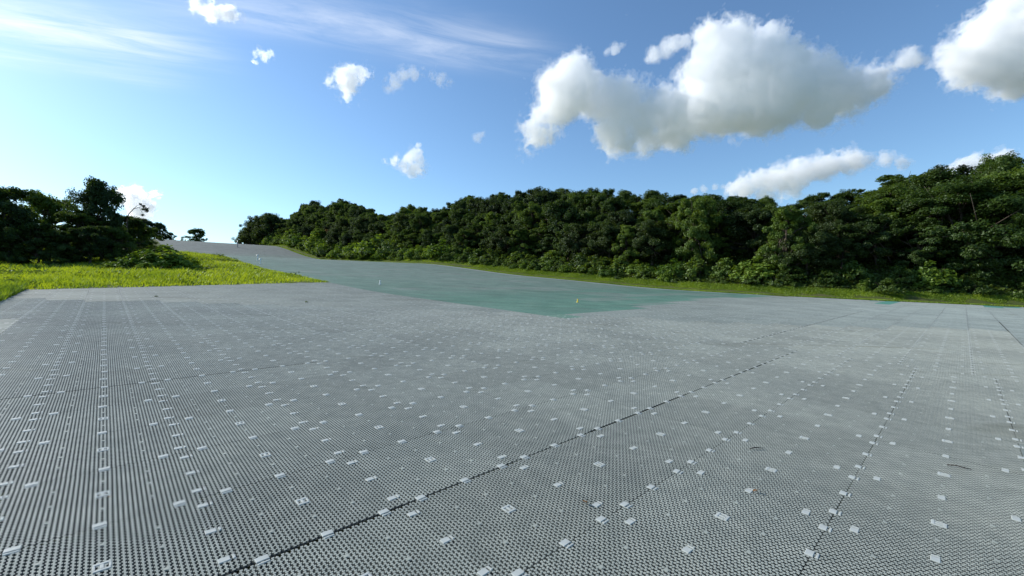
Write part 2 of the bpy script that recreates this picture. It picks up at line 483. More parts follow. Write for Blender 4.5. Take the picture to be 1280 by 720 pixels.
def make_tree(h, w, crown_lo, kclump, per, leaf, mat, seed, layered=False, lobes=6, flat=.92):
    rs = np.random.default_rng(seed); rr = random.Random(seed)
    cz = h * (crown_lo + 1) / 2; rz = h * (1 - crown_lo) / 2
    # a few big lobes at all heights make the crown uneven
    lob = []
    for k in range(lobes):
        a = 2.4 * k + rr.uniform(-.4, .4); f = (k + .5) / lobes
        zz = h * (crown_lo + (.93 - crown_lo) * f); prof = math.sin(math.pi * min(1, .22 + .62 * f)) 
        rr_ = w * .29 * prof * rr.uniform(.75, 1.15)
        lr = w * rr.uniform(.20, .29) * (.75 + .35 * prof)
        lob.append((np.array([math.cos(a) * rr_, math.sin(a) * rr_, min(zz, h - lr * .8)]), lr))
    lob.append((np.array([rr.uniform(-.08, .08) * w, rr.uniform(-.08, .08) * w, h * .97 - w * .2]), w * .2))
    cen = []; rad = []
    for k in range(kclump):
        lc, lr = lob[rr.randrange(len(lob))]
        d = rs.normal(size=3); d /= np.linalg.norm(d)
        if d[2] < -.35: d[2] *= -.6
        q = lc + d * lr * rr.uniform(.55, 1.12) * np.array([1, 1, .95])
        if layered: q[2] = round(q[2] / (h * .11)) * h * .11 + rr.uniform(-.28, .28)
        q[2] = min(q[2], h * .97)
        cen.append(q); rad.append(w * rr.uniform(.055, .115))
    cen = np.array(cen); rad = np.array(rad)
    Vv, Ff = leaves(cen, rad, np.array([0, 0, cz - rz * .4]), per, leaf, flat=.6 if layered else flat, up=.5 if layered else .25, rs=rs)
    crown = mesh_np('crown', Vv, Ff, [mat])
    b = MB(); r0 = h * .02 + .03
    top = Vector((rr.uniform(-.3, .3), rr.uniform(-.3, .3), h * .72))
    n = 6; pts = []; rd = []
    for k in range(n + 1):
        f = k / n
        pts.append(Vector((top.x * f + rr.uniform(-.06, .06) * (0 < k), top.y * f + rr.uniform(-.06, .06) * (0 < k), top.z * f - .25 * (k == 0))))
        rd.append(r0 * (1.25 if k == 0 else 1) * (1 - .8 * f))
    b.tube(pts, rd, 8)
    for lc, lr in lob:
        s = pts[rr.randrange(2, n)]; e = Vector(lc); mid = s.lerp(e, .5) + Vector((0, 0, .12 * h * rr.uniform(.2, .6)))
        b.tube([s, s.lerp(mid, .5), mid, mid.lerp(e, .6), e], [r0 * .5, r0 * .42, r0 * .33, r0 * .24, r0 * .12], 6)
        for z in range(3):
            ee = e + Vector((rr.uniform(-1, 1), rr.uniform(-1, 1), rr.uniform(-.2, 1))) * lr * .9
            b.tube([mid, mid.lerp(ee, .5), ee], [r0 * .22, r0 * .15, r0 * .06], 5)
    trunk = b.mesh('trunk', [M_BARK], smooth=True)
    return trunk, crown, h

def make_shrub(h, w, k, per, leaf, mat, seed):
    rs = np.random.default_rng(seed); rr = random.Random(seed)
    cen = []; rad = []
    for q in range(k):
        a = rr.uniform(0, 2 * math.pi); r_ = w * .5 * math.sqrt(rr.random())
        hh = h * (1 - .75 * (r_ / (w * .5)) ** 2) * rr.uniform(.45, 1)
        cen.append((math.cos(a) * r_, math.sin(a) * r_, max(.15, hh - .12))); rad.append(h * rr.uniform(.12, .26))
    Vv, Ff = leaves(np.array(cen), np.array(rad), np.array([0, 0, 0.]), per, leaf, flat=.8, up=.4, rs=rs)
    fol = mesh_np('foliage', Vv, Ff, [mat])
    b = MB()
    for q in range(7):
        a = rr.uniform(0, 6.28); e = Vector((math.cos(a) * w * .3, math.sin(a) * w * .3, h * .7))
        b.tube([Vector((e.x * .1, e.y * .1, -.15)), e * .5 + Vector((0, 0, .1)), e], [.03, .02, .008], 5)
    return b.mesh('stems', [M_BARK]), fol, h

TREES = [make_tree(8, 6.6, .14, 150, 190, .135, M_LEAF[0], 1, lobes=11),
         make_tree(8, 5.8, .08, 150, 190, .13, M_LEAF[1], 2, lobes=12),
         make_tree(8, 7.2, .16, 160, 190, .135, M_LEAF[3], 3, lobes=13),
         make_tree(8, 6.2, .07, 160, 190, .125, M_LEAF[1], 4, layered=True, lobes=12),
         make_tree(8, 6.2, .10, 150, 190, .135, M_LEAF[0], 5, lobes=10, flat=.8),
         make_tree(8, 5.2, .06, 140, 190, .125, M_LEAF[2], 6, lobes=10)]
PALE = make_tree(8, 5.6, .06, 150, 200, .12, M_LEAF[2], 21, lobes=12)
WIDE = make_tree(8, 8.0, .02, 260, 200, .115, M_LEAF[1], 22, layered=True, lobes=16)
RUS = make_tree(6, 4.4, .2, 60, 60, .2, M_LEAF[5], 23)
SHRUBS = [make_shrub(2, 2.8, 46, 45, .15, M_LEAF[4], 31), make_shrub(2, 2.4, 40, 45, .16, M_LEAF[2], 32),
          make_shrub(2, 3.2, 50, 45, .14, M_LEAF[1], 33), make_shrub(2, 2.2, 44, 40, .13, M_LEAF[4], 34)]

def place(proto, name, parts, u, v, h, label, cat, group=None, wide=1.0, sink=.1, rz=None):
    t, c, h0 = proto
    s = h / h0
    r_ = empty(name, P(u, v, -sink), random.uniform(0, 6.28) if rz is None else rz)
    r_.scale = (s * wide, s * wide, s)
    a = bpy.data.objects.new(parts[0], t); COL.objects.link(a); a.parent = r_
    a = bpy.data.objects.new(parts[1], c); COL.objects.link(a); a.parent = r_
    tag(r_, label, cat, group)
    return r_
TP = ('trunk', 'crown'); SP = ('stems', 'foliage')
def uv_at(px, Y): return UV((px - 640) / F * Y, Y)

# the skyline of the wood, from the photograph's elevation angles
SX = [295, 300, 308, 322, 340, 360, 375, 392, 412, 424, 450, 470, 490, 515, 545, 575, 600, 640, 690, 740, 800, 860, 900, 960, 1010, 1060, 1090, 1115, 1150, 1190, 1215, 1240, 1262, 1285, 1400]
SY = [304, 296, 285, 272, 269, 274, 262, 252, 262, 250, 255, 268, 268, 258, 264, 246, 240, 242, 234, 237, 240, 246, 243, 246, 240, 241, 236, 220, 210, 212, 208, 194, 184, 176, 166]
def edge_u(px, off):
    """u where the line of constant offset behind the right edge crosses image column px"""
    lo, hi = -40.0, 300.0
    for _ in range(50):
        mid = (lo + hi) / 2
        x, y = XY(np.float64(mid), vedge(mid) + off)
        q = 640 + F * x / y if y > .5 else 9999
        if q > px: lo = mid
        else: hi = mid
    return (lo + hi) / 2
wood_g = {'sky': 'trees on the skyline of the wood', 'mid': 'trees in the middle of the wood', 'front': 'small trees at the front of the wood', 'sh': 'shrubs along the foot of the wood'}
def sky_h(u, v, frac=1.0):
    x, y = XY(np.float64(u), np.float64(v))
    if y < 5: return None, None
    px = 640 + F * x / y
    if px < 292 or px > 1420: return None, px
    ty = np.interp(px, SX, SY)
    need = (360 - ty) * y / F + CAMZ - float(H(u, v))
    return need, px
nt_ = 0
for off, step, key, f0, f1 in ((25, 4.6, 'sky', .95, 1.07), (18, 4.4, 'sky', .82, 1.0), (12.5, 4.0, 'mid', .60, .88), (8.5, 3.4, 'front', .40, .70)):
    u = -22.0 + random.random()
    while u < (246 if off > 10 else 236):
        st = step * (1.0 if u < 90 else 1.15)
        uu = u + random.uniform(-1, 1); vv = vedge(uu) + off + random.uniform(-1.6, 1.6)
        need, px = sky_h(uu, vv)
        u += st * random.uniform(.75, 1.2)
        if need is None: continue
        # leave room for the two marked trees
        if off < 12 and (1150 < px < 1265 or 838 < px < 905 or 955 < px < 1012 and off < 8): continue
        h = need * random.uniform(f0, f1)
        if key == 'mid': h = min(h, 9.5)
        if key == 'front': h = min(h, 6.0)
        if key == 'sky': h = min(h, 17)
        if h < 2.2: continue
        w = random.uniform(.85, 1.2) * (min(1.0, 8.5 / h) if h > 8.5 else 1.15)
        pr = random.choice(TREES[:5] if key == 'sky' else TREES)
        lab = {'sky': 'dark broad crowned tree standing up on the skyline of the right hand wood',
               'mid': 'dark leafy tree in the shaded middle of the right hand wood',
               'front': 'small leafy tree at the front edge of the right hand wood'}[key]
        place(pr, 'broadleaf_tree', TP, uu, vv, h, lab, 'tree', wood_g[key], wide=w); nt_ += 1
# marked trees
u = edge_u(872, 9); place(PALE, 'broadleaf_tree', TP, u, vedge(u) + 9, 9.0, 'pale green rounded tree glowing among the dark trees of the wood', 'tree', wide=.95)
u = edge_u(985, 7); place(TREES[5], 'broadleaf_tree', TP, u, vedge(u) + 7, 7.4, 'tree with pale stems and thin grey green crown in the wood', 'tree', wide=1.05)
u = edge_u(1205, 9.5); place(WIDE, 'broadleaf_tree', TP, u, vedge(u) + 9.5, 9.6, 'broad layered tree of dense green foliage reaching down to the ground', 'tree', wide=1.12)
u = edge_u(1275, 11); place(WIDE, 'broadleaf_tree', TP, u, vedge(u) + 11, 10.5, 'tall layered tree at the right end of the wood', 'tree', wide=1.0, rz=2.0)
u = edge_u(416, 10); place(RUS, 'broadleaf_tree', TP, u, vedge(u) + 10, 6.6, 'small russet leaved tree near the top of the wood', 'tree')
for px, Y, top in ((306, 196, 291), (316, 192, 279), (327, 188, 272), (338, 184, 268)):
    u, v = uv_at(px, Y); h = (360 - top) * Y / F + CAMZ - float(H(u, v)) + .3
    place(TREES[2], 'broadleaf_tree', TP, u, v, h, 'dark round tree at the far left end of the wood on the crest', 'tree', 'trees ending the wood on the crest', wide=.95)
# shrubs along the foot
for off, step in ((4.0, 2.5), (5.8, 2.9)):
    u = -14.0
    while u < 205:
        uu = u + random.uniform(-.5, .5); vv = vedge(uu) + off + random.uniform(-.6, .6)
        u += step * random.uniform(.7, 1.3) * (1 if u < 60 else 1.25)
        need, px = sky_h(uu, vv)
        if need is None: continue
        far_ = np.interp(uu, [0, 60, 100], [.85, 1.0, 1.9])
        h = random.uniform(1.0, 2.1) * far_ * (1.45 if off > 5 else .85)
        place(random.choice(SHRUBS if uu > 70 or off < 5 else SHRUBS[1:3] + SHRUBS[:1]), 'shrub', SP, uu, vv, h,
              'leafy green shrub at the foot of the right hand wood', 'shrub', wood_g['sh'], wide=random.uniform(.9, 1.4))

# left clump
def ltree(proto, px, Y, top, label, wide=1.0, name='broadleaf_tree', cat='tree', group=None, parts=TP, rz=None):
    u, v = uv_at(px, Y)
    h = (360 - top) * Y / F + CAMZ - float(H(u, v)) + .1
    return place(proto, name, parts, u, v, h, label, cat, group, wide=wide, rz=rz)
ltree(TREES[0], 126, 44, 227, 'tallest tree of the left clump with an open spreading crown', .74)
ltree(TREES[4], -6, 37, 232, 'dark tree cut by the left border with its top above the clump', 1.0)
ltree(TREES[1], 62, 45, 241, 'dark flat topped tree second from the left border', .95)
ltree(TREES[3], 98, 42, 262, 'dark tree with layered twigs left of the tallest tree', 1.1)
ltree(TREES[4], 158, 48, 268, 'dark bushy tree right of the tallest tree in the left clump', 1.15)
ltree(TREES[5], 28, 40, 262, 'dark bushy tree behind the shrubs near the left border', 1.2)
LG = 'small trees filling the left clump'; LL = 'small dark leafy tree in the lower part of the left clump'
for px, Y, top in ((10, 36, 285), (48, 37, 280), (80, 38, 288), (112, 39, 282), (138, 41, 284), (150, 44, 290), (172, 50, 282), (-25, 36, 270), (185, 56, 288)):
    ltree(random.choice([TREES[1], TREES[4], TREES[5], TREES[3]]), px, Y, top, LL, 1.25, group=LG)
for (px, Y, top, lab, pr) in ((205, 34, 306, 'bright green shrub at the right tip of the left clump', 0), (180, 33, 313, 'leafy bright shrub left of the shrub at the tip of the clump', 3), (154, 32.5, 322, 'bright yellow green shrub on the grass below the tallest tree', 0),
                              (205, 55, 306, 'dark low shrub at the end of the clump beside the grass bank', 2), (72, 35.5, 322, 'round dark green shrub in front of the left clump', 2)):
    ltree(SHRUBS[pr], px, Y, top, lab, 1.6, 'shrub', 'shrub', parts=SP)
for (px, Y, top) in ((20, 34, 330), (45, 34.5, 335), (100, 37, 330), (122, 38, 328), (140, 39.5, 330), (176, 44, 322), (0, 33, 328)):
    ltree(random.choice(SHRUBS), px, Y, top, 'low leafy shrub along the grassy foot of the left clump', 1.3, 'shrub', 'shrub', 'shrubs at the foot of the left clump', SP)
ltree(SHRUBS[1], 6, 21.5, 346, 'low bush leaning over the corner of the mats at the left border', 1.5, 'shrub', 'shrub', parts=SP)
ltree(SHRUBS[3], 277, 47, 324, 'small dark green shrub alone on the grass bank', 1.3, 'shrub', 'shrub', parts=SP)
# arching bare branch of a half dead tree
b = MB(); b.tube([(0, 0, -.3), (.1, 0, 2.5), (.0, .1, 5.6), (.35, 0, 6.6), (1.0, .1, 7.35), (1.9, 0, 7.5), (2.7, .1, 7.25)], [.13, .11, .09, .07, .05, .035, .02], 7)
b.tube([(1.0, .1, 7.35), (1.5, .1, 7.8), (1.9, .2, 8.0)], [.03, .02, .01], 5); b.tube([(1.9, 0, 7.5), (2.2, 0, 7.0), (2.3, .1, 6.6)], [.025, .02, .01], 5)
t_ = b.mesh('trunk', [M_BARK], True)
cen = np.array([(2.6, .1, 7.35), (2.9, .1, 7.3), (2.5, 0, 7.7), (2.3, .1, 6.5), (1.9, .2, 8.0), (3.0, 0, 7.0)]); Vv, Ff = leaves(cen, np.array([.35, .35, .25, .22, .15, .25]), np.zeros(3), 28, .2)
c_ = mesh_np('crown', Vv, Ff, [M_LEAF[3]])
ltree((t_, c_, 8.1), 158, 46, 254, 'thin half bare tree with a branch arching out of the left clump', .95, rz=0)
# beyond the crest
for px, Y, top, lab, w, pr in ((246, 168, 286, 'lone round tree beyond the crest of the slope', 1.35, 1), (198, 152, 279, 'dark tree beyond the crest at the left end of the skyline gap', 1.0, 0),
                               (180, 146, 274, 'tall dark tree behind the left clump on the crest', 1.0, 2), (212, 158, 290, 'lower dark tree beside the tall one on the crest', 1.0, 4)):
    ltree(TREES[pr], px, Y, top, lab, w)
for px, Y, top in ((229, 172, 297), (236, 176, 299)):
    ltree(SHRUBS[2], px, Y, top, 'low dark bush left of the lone crest tree', .45, 'shrub', 'shrub', 'bushes beside the lone crest tree', SP)

# ------------------------------------------------------------------ grass
def blades(u, v, hgt, wid, lean, mats, name, label):
    n = len(u); xy = XY(u, v); z = H(u, v) - .02
    a = rng.uniform(0, 2 * math.pi, n); la = rng.uniform(0, 2 * math.pi, n)
    w = wid * rng.uniform(.6, 1.3, n); h = hgt
    dx, dy = np.cos(a) * w / 2, np.sin(a) * w / 2
    lx, ly = np.cos(la) * lean * h, np.sin(la) * lean * h
    p0 = np.stack([xy[:, 0] - dx, xy[:, 1] - dy, z], 1); p1 = np.stack([xy[:, 0] + dx, xy[:, 1] + dy, z], 1)
    m0 = np.stack([xy[:, 0] - dx * .8 + lx * .35, xy[:, 1] - dy * .8 + ly * .35, z + h * .6], 1)
    m1 = np.stack([xy[:, 0] + dx * .8 + lx * .35, xy[:, 1] + dy * .8 + ly * .35, z + h * .6], 1)
    t0 = np.stack([xy[:, 0] + lx, xy[:, 1] + ly, z + h * .95], 1)
    t1 = np.stack([xy[:, 0] + lx + dx * .15, xy[:, 1] + ly + dy * .15, z + h * .95], 1)
    V = np.stack([p0, p1, m1, m0, t1, t0], 1).reshape(-1, 3)
    k = np.arange(n)[:, None] * 6
    Fq = np.concatenate([k + np.array([0, 1, 2, 3]), k + np.array([3, 2, 4, 5])])
    o = link(name, mesh_np(name, V, Fq, mats)); tag(o, label, 'grass', kind='stuff'); return o
def clump_noise(u, v, s, seed):
    r2 = np.random.default_rng(seed); q = r2.uniform(0, 6.28, 8); k = r2.normal(size=(8, 2)) * s
    return sum(np.sin(u * k[i, 0] + v * k[i, 1] + q[i]) for i in range(8)) / 4
n = 330000
u = rng.uniform(26, 100, n); v = rng.uniform(-24, 11.9, n)
keep = (rng.random(n) < np.interp(u, [26, 45, 100], [1, .75, .3]))
keep &= (u > ufront(np.minimum(v, 11.3)) - .05 * rng.random(n)) & (v < 11.35 + .15 * rng.random(n))
x_ = XY(u, v); px_ = 640 + F * x_[:, 0] / x_[:, 1]
keep &= px_ > -30
u, v = u[keep], v[keep]
edge = np.clip(np.minimum(u - ufront(v), (11.4 - v) * 1.0) / 3.0, 0, 1)
cn = clump_noise(u, v, .9, 3); cn2 = clump_noise(u, v, 3.0, 4)
hg = (.10 + .30 * edge) * (1 + .5 * cn + .4 * cn2).clip(.3, 2.3) * rng.uniform(.6, 1.25, len(u))
hg *= .8
blades(u, v, hg, .045, .45, [M_GRASS], 'grass', 'bright yellow green meadow grass on the bank left of the run')
# broad leaved weeds standing in patches of the meadow
n = 60000; u = rng.uniform(28, 70, n); v = rng.uniform(-16, 11, n)
kp = (clump_noise(u, v, .8, 21) + .5 * clump_noise(u, v, 2.5, 22) > .55) & (u > ufront(v) + .8)
u, v = u[kp], v[kp]; xyw = XY(u, v)
cen = np.stack([xyw[:, 0], xyw[:, 1], H(u, v) + rng.uniform(.05, .38, len(u))], 1)
Vv, Ff = leaves(cen, np.full(len(u), .08), cen - np.array([0, 0, 1.]), 1, .10, up=.5)
o = link('meadow_weeds', mesh_np('meadow_weeds', Vv, Ff, [M_WEED])); tag(o, 'patches of darker broad leaved weeds in the left meadow', 'weeds', kind='stuff')
# left border margin beside the mats
n = 30000; u = rng.uniform(8, 30, n); v = rng.uniform(-7, -2.35, n)
blades(u, v, .25 * rng.uniform(.5, 1.4, n), .04, .5, [M_MOWN], 'grass', 'rough green grass along the left border of the mats')
# mown strip under the wood
n = 230000; u = rng.uniform(-20, 190, n) ; u = np.where(rng.random(n) < .6, rng.uniform(-20, 60, n), u); v = vedge(u) + rng.uniform(-.08, 3.6, n)
hg = (.12 + .14 * np.clip((v - vedge(u) - 1.5) / 2.5, 0, 1)) * rng.uniform(.6, 1.5, n)
blades(u, v, hg, .05, .5, [M_MOWN], 'grass', 'narrow strip of mown grass between the mats and the wood')
# weeds under the wood
n = 60000; u = np.where(rng.random(n) < .6, rng.uniform(-18, 60, n), rng.uniform(-18, 200, n)); o_ = rng.uniform(3.6, 13, n); v = vedge(u) + o_
uv_xy = XY(u, v); zz = H(u, v); cnw = (1 + .6 * clump_noise(u, v, .8, 9)).clip(.2, 2)
cen = np.stack([uv_xy[:, 0], uv_xy[:, 1], zz + rng.uniform(.05, .55, n) * cnw], 1)
Vv, Ff = leaves(cen, np.full(n, .12), cen - np.array([0, 0, 1.]), 1, .17, up=.5)
o = link('undergrowth', mesh_np('undergrowth', Vv, Ff, [M_WEED])); tag(o, 'low weeds and creepers covering the bank under the wood', 'undergrowth', kind='stuff')

# ------------------------------------------------------------------ small things on the matting
def ground_at(px, py):
    """point of the matting seen at this place (flat part)"""
    dx, dz = (px - 640) / F, (360 - py) / F
    lo, hi = 1.0, 250.0
    prev = None
    for Y in np.arange(1.0, 250, .05):
        u, v = UV(dx * Y, Y)
        if CAMZ + dz * Y <= float(H(u, v)): return u, v
    return UV(dx * 100, 100)
def stake(px, py, h, r, mats, label, name='marker_post', cat='marker', head=False):
    u, v = ground_at(px, py); root = empty(name, P(u, v)); tag(root, label, cat)
    b = MB(); b.tube([(0, 0, -.05), (0, 0, h * .5), (0.01, 0, h)], [r, r, r * .9], 10); link('post', b.mesh('post', [mats[0]], True), root)
    b = MB(); b.tube([(0, 0, -.01), (0, 0, .02), (0, 0, .035)], [r * 2.4, r * 2.4, r * 1.4], 12); link('base', b.mesh('base', [mats[0]], True), root)
    b = MB()
    if head: b.tube([(-r * 3, 0, h), (r * 3, 0, h + r)], [r * 1.5, r * 1.2], 8); nm = 'nozzle'
    else: b.tube([(0.01, 0, h), (0.01, 0, h + r * 1.2), (0.01, 0, h + r * 2)], [r * 1.3, r * 1.3, r * .5], 10); nm = 'cap'
    link(nm, b.mesh(nm, [mats[1]], True), root)
stake(475, 355.5, .22, .035, (M_WHITE, M_WHITE), 'short white post standing on the green matting of the run', 'marker_post', 'post')
stake(722, 378, .12, .03, (M_YEL, M_YEL), 'small yellow marker on the green mats at the foot of the run', 'marker_post', 'post')
stake(322, 325.5, .6, .05, (M_WHITE, M_WHITE), 'white sprinkler on the run, upper one of two', 'sprinkler', 'sprinkler', True)
stake(325.5, 330, .5, .045, (M_WHITE, M_WHITE), 'white sprinkler on the run, lower one of two', 'sprinkler', 'sprinkler', True)
stake(297, 309, 2.0, .12, (M_STEEL, M_STEEL), 'thin grey post on the crest beside the last trees', 'marker_post', 'post')
# twigs and leaves
def twig(px, py, ln, rz, label):
    u, v = ground_at(px, py); b = MB()
    b.tube([(-ln / 2, 0, 0), (-.1 * ln, .04 * ln, .008), (.2 * ln, -.02 * ln, .004), (ln / 2, .03 * ln, .0)], [.004, .005, .004, .002], 6)
    b.tube([(.1 * ln, .0, .006), (.3 * ln, .16 * ln, .008)], [.002, .001], 5)
    o = link('twig', b.mesh('twig', [M_TWIG], True), None, P(u, v, .012)); o.rotation_euler = (0, 0, rz); tag(o, label, 'twig')
twig(1199, 587.5, .15, -.75, 'dark broken twig lying on the mats at the right')
twig(946, 564.5, .14, .1, 'thin dark twig lying flat beside the seam right of centre')
def dleaf(px, py, s, label, mat=M_DEAD, k=3):
    u, v = ground_at(px, py); b = MB()
    for q in range(k):
        a = random.uniform(0, 6.28); cx, cy = random.uniform(-s, s) * .5, random.uniform(-s, s) * .5
        c_, s_ = math.cos(a), math.sin(a); pts = []
        for t, wv, z in ((-1, 0, .002), (-.4, .4, .014), (.3, .36, .01), (1, 0, .016), (.3, -.36, .012), (-.4, -.4, .006)):
            X, Y = t * s * .5, wv * s * .5; pts.append((cx + X * c_ - Y * s_, cy + X * s_ + Y * c_, z + q * .004))
        b.add(pts, [(0, 1, 5), (1, 2, 4, 5), (2, 3, 4)])
    o = link('dead_leaf', b.mesh('dead_leaf', [mat]), None, P(u, v, .006)); tag(o, label, 'leaf')
dleaf(944, 616, .03, 'curled brown leaf scraps below a clip right of centre')
dleaf(733, 631, .035, 'reddish brown leaf scraps on the mats below centre')
dleaf(136, 628, .03, 'tiny pale leaf scrap on the mats lower left', k=1)
for px, py, lab in ((195, 371, 'tiny green weed on the mats below the meadow at left'), (383, 378, 'small green weed sprouting between far mats near the meadow tip')):
    u, v = ground_at(px, py); cen = np.array([(0, 0, .04), (.05, 0, .02), (-.05, .03, .02)]); Vv, Ff = leaves(cen, np.array([.04, .03, .03]), np.array([0, 0, -.2]), 8, .03)
    o = link('weed', mesh_np('weed', Vv, Ff, [M_WEED if 'green' in lab[:12] else M_DEAD]), None, P(u, v, .0)); tag(o, lab, 'weed')

# ------------------------------------------------------------------ clouds: closed bodies of scattering vapour
def lat_noise(shape, cell, rs):
    out = np.zeros(shape, np.float32)
    n = [int(math.ceil(s / cell)) + 2 for s in shape]
    a = rs.normal(size=n).astype(np.float32)
    for ax in range(3):
        t = np.arange(shape[ax]) / cell; i = t.astype(int); f = (t - i); f = f * f * (3 - 2 * f)
        sh = [1, 1, 1]; sh[ax] = -1
        a = np.take(a, i, ax) * (1 - f).reshape(sh).astype(np.float32) + np.take(a, i + 1, ax) * f.reshape(sh).astype(np.float32)
    return a
def cloud_mat(name, dens, g=0.0):
    m, nt, out = newmat(name)
    vs = N(nt, 'ShaderNodeVolumeScatter'); vs.inputs['Color'].default_value = (1, 1, 1, 1)
    vs.inputs['Density'].default_value = dens; vs.inputs['Anisotropy'].default_value = g
    L(nt, vs.outputs[0], out.inputs['Volume']); return m
def cloud(blobs, Y, label, seed, vox=1.5, dens=.019, depth=.9, rough=1.0):
    rs = np.random.default_rng(seed); rr = random.Random(seed)
    B = []
    for (px, py, r_) in blobs: B.append((px, py, rr.uniform(-.5, .5) * r_ * depth, r_))
    B = np.array(B); pad = 12
    lo = (B[:, :3] - B[:, 3:] - pad).min(0); hi = (B[:, :3] + B[:, 3:] + pad).max(0)
    shape = tuple(int(q) for q in np.ceil((hi - lo) / vox))
    Fd = np.full(shape, -24, np.float32)
    for (bx, by, bz, r_) in B:
        c = (np.array([bx, by, bz]) - lo) / vox; rad = (r_ + 24) / vox
        s = [slice(max(0, int(c[k] - rad)), min(shape[k], int(c[k] + rad) + 2)) for k in range(3)]
        g = np.ogrid[s[0], s[1], s[2]]
        d = np.sqrt((g[0] - c[0]) ** 2 + (g[1] - c[1]) ** 2 + (g[2] - c[2]) ** 2) * vox
        Fd[tuple(s)] = np.maximum(Fd[tuple(s)], (r_ - d).astype(np.float32))
    big = max(B[:, 3]); k = min(1.0, big / 24) * rough
    Fd -= 1.6 * k
    for wl, amp, mode in ((34, 5.0, 0), (17, 5.5, 1), (9, 4.6, 1), (5.2, 3.2, 1), (3.1, 2.2, 0)):
        wl_ = wl * max(.45, min(1, big / 20)); cell = wl_ / vox / 1.6
        if cell < 1.0: continue
        nz = np.clip(lat_noise(shape, cell, rs), -1.5, 1.5)
        Fd += amp * k * (nz if mode == 0 else .85 - 1.3 * np.abs(nz))
    def hull(field, iso, mat_, nm):
        f = np.clip(field - iso, -3, 3)
        f[0] = f[-1] = -3; f[:, 0] = f[:, -1] = -3; f[:, :, 0] = f[:, :, -1] = -3
        gr = openvdb.FloatGrid(background=3.0); gr.copyFromArray(np.ascontiguousarray(-f)); gr.gridClass = openvdb.GridClass.LEVEL_SET
        pts, quads = gr.convertToQuads(0.0)
        pts = np.asarray(pts) * vox + lo
        W = np.stack([(pts[:, 0] - 640) * sc, Y + pts[:, 2] * sc, (360 - pts[:, 1]) * sc + CAMZ], 1)
        return mesh_np(nm, W - ctr, np.asarray(quads)[:, ::-1], [mat_], smooth=True)
    sc = Y / F
    ctr = np.array([(B[:, 0].mean() - 640) * sc, Y, (360 - B[:, 1].mean()) * sc + CAMZ])
    o = link('cloud', hull(Fd, 0, CM[dens], 'cloud'), None, ctr); tag(o, label, 'cloud', 'cumulus clouds')
    wisp = Fd + k * (4.2 * np.clip(lat_noise(shape, 7.5 / vox, rs), -1.8, 1.8) + 2.6 * np.clip(lat_noise(shape, 3.2 / vox, rs), -1.6, 1.6))
    fr = link('fringe', hull(wisp, -4.2 * k, CM['fringe'], 'fringe'), o)
    return o
CM = {d: cloud_mat('cloud_vapour', d, .65 if d == .045 else .0) for d in (.014, .019, .045)}
CM['fringe'] = cloud_mat('cloud_fringe', .007)
cloud([(715,105,30),(700,125,28),(735,110,26),(760,120,24),(690,140,20),(675,163,13),(664,178,9),(658,189,5),(780,135,26),(770,160,20),(800,150,26),(812,168,17),(785,175,14),(765,172,12),(830,150,28),(850,160,22),(870,140,30),
       (895,60,24),(915,55,21),(942,60,22),(955,52,15),(890,90,30),(920,90,34),(950,85,32),(870,105,22),(985,88,28),(1000,75,17),(900,125,34),(940,125,36),(980,118,36),(1010,112,30),(1020,95,24),(1045,108,26),(1065,108,24),(1082,104,15),(1098,107,9),(1108,105,5),(955,148,20),(972,153,14),(1050,132,14),(1070,118,15),(1030,132,20),(920,148,18),(1020,136,18),(895,150,20)],
      1500, 'biggest white cumulus cloud with a tall tower, high over the wood', 101, 1.25, .019)
cloud([(1250,20,20),(1235,45,26),(1260,50,30),(1215,68,22),(1240,78,26),(1270,85,28),(1204,63,14),(1205,88,13),(1285,42,32),(1292,75,32),(1250,102,12),(1222,36,12),(1190,78,4),(1275,10,13)], 1500, 'large soft grey white cloud cut by the top right border', 102, 1.25, .019)
cloud([(930,235,14),(950,228,14),(975,222,16),(1000,215,16),(1025,210,16),(1050,205,13),(1070,201,9),(1085,201,6),(955,240,12),(990,230,12),(1108,199,4),(1128,203,4)], 1900, 'long low cloud rising from behind the wood right of centre', 103, 1.3, .014)
cloud([(1180,213,6),(1200,212,9),(1220,207,11),(1240,203,11),(1258,196,8),(1235,213,9),(1266,194,5)], 1900, 'low white cloud just above the trees near the right border', 104, 1.1, .019)
cloud([(820,65,9),(832,60,10),(845,52,8),(858,50,7),(868,46,4),(815,72,4)], 1500, 'small ragged cloud touching the upper left of the biggest cloud', 105, 1.0, .014)
cloud([(760,64,4),(769,61,6),(778,58,3)], 1500, 'tiny cloud tuft left of the small ragged cloud', 106, .8, .014)
cloud([(1125,78,6),(1136,72,11),(1146,76,8),(1155,76,5)], 1500, 'small cloud puff between the biggest cloud and the top right cloud', 107, 1.0, .014)
cloud([(250,10,7),(262,13,8),(275,15,8),(290,18,8),(297,22,4),(246,3,4)], 1200, 'small white cloud at the top edge, left part of the sky', 108, .9, .045, rough=1.7)
cloud([(320,70,4),(328,69,5),(319,77,3),(337,67,3)], 1200, 'tiny white cloud under the small cloud of the top edge', 109, .8, .045, rough=1.7)
cloud([(425,98,10),(438,97,11),(450,94,8),(436,112,7),(434,121,4),(416,100,4)], 1300, 'small bright cloud tapering downwards like a tooth', 110, .9, .045, rough=1.7)
cloud([(492,102,7),(505,96,6),(517,92,5),(486,109,3),(528,92,3),(540,95,3),(550,101,4),(557,105,2.5)], 1300, 'thin ragged cloud right of the tooth shaped cloud', 111, .8, .014, rough=1.7)
cloud([(512,200,7),(520,194,6),(518,210,8),(505,207,5),(492,200,5),(482,201,3),(528,214,4),(524,188,3)], 1400, 'ragged white cloud low over the left half of the wood', 112, .9, .045, rough=1.7)
cloud([(597,173,4),(602,168,2.5)], 1400, 'faint speck of cloud left of the biggest cloud', 113, .7, .014, rough=1.7)
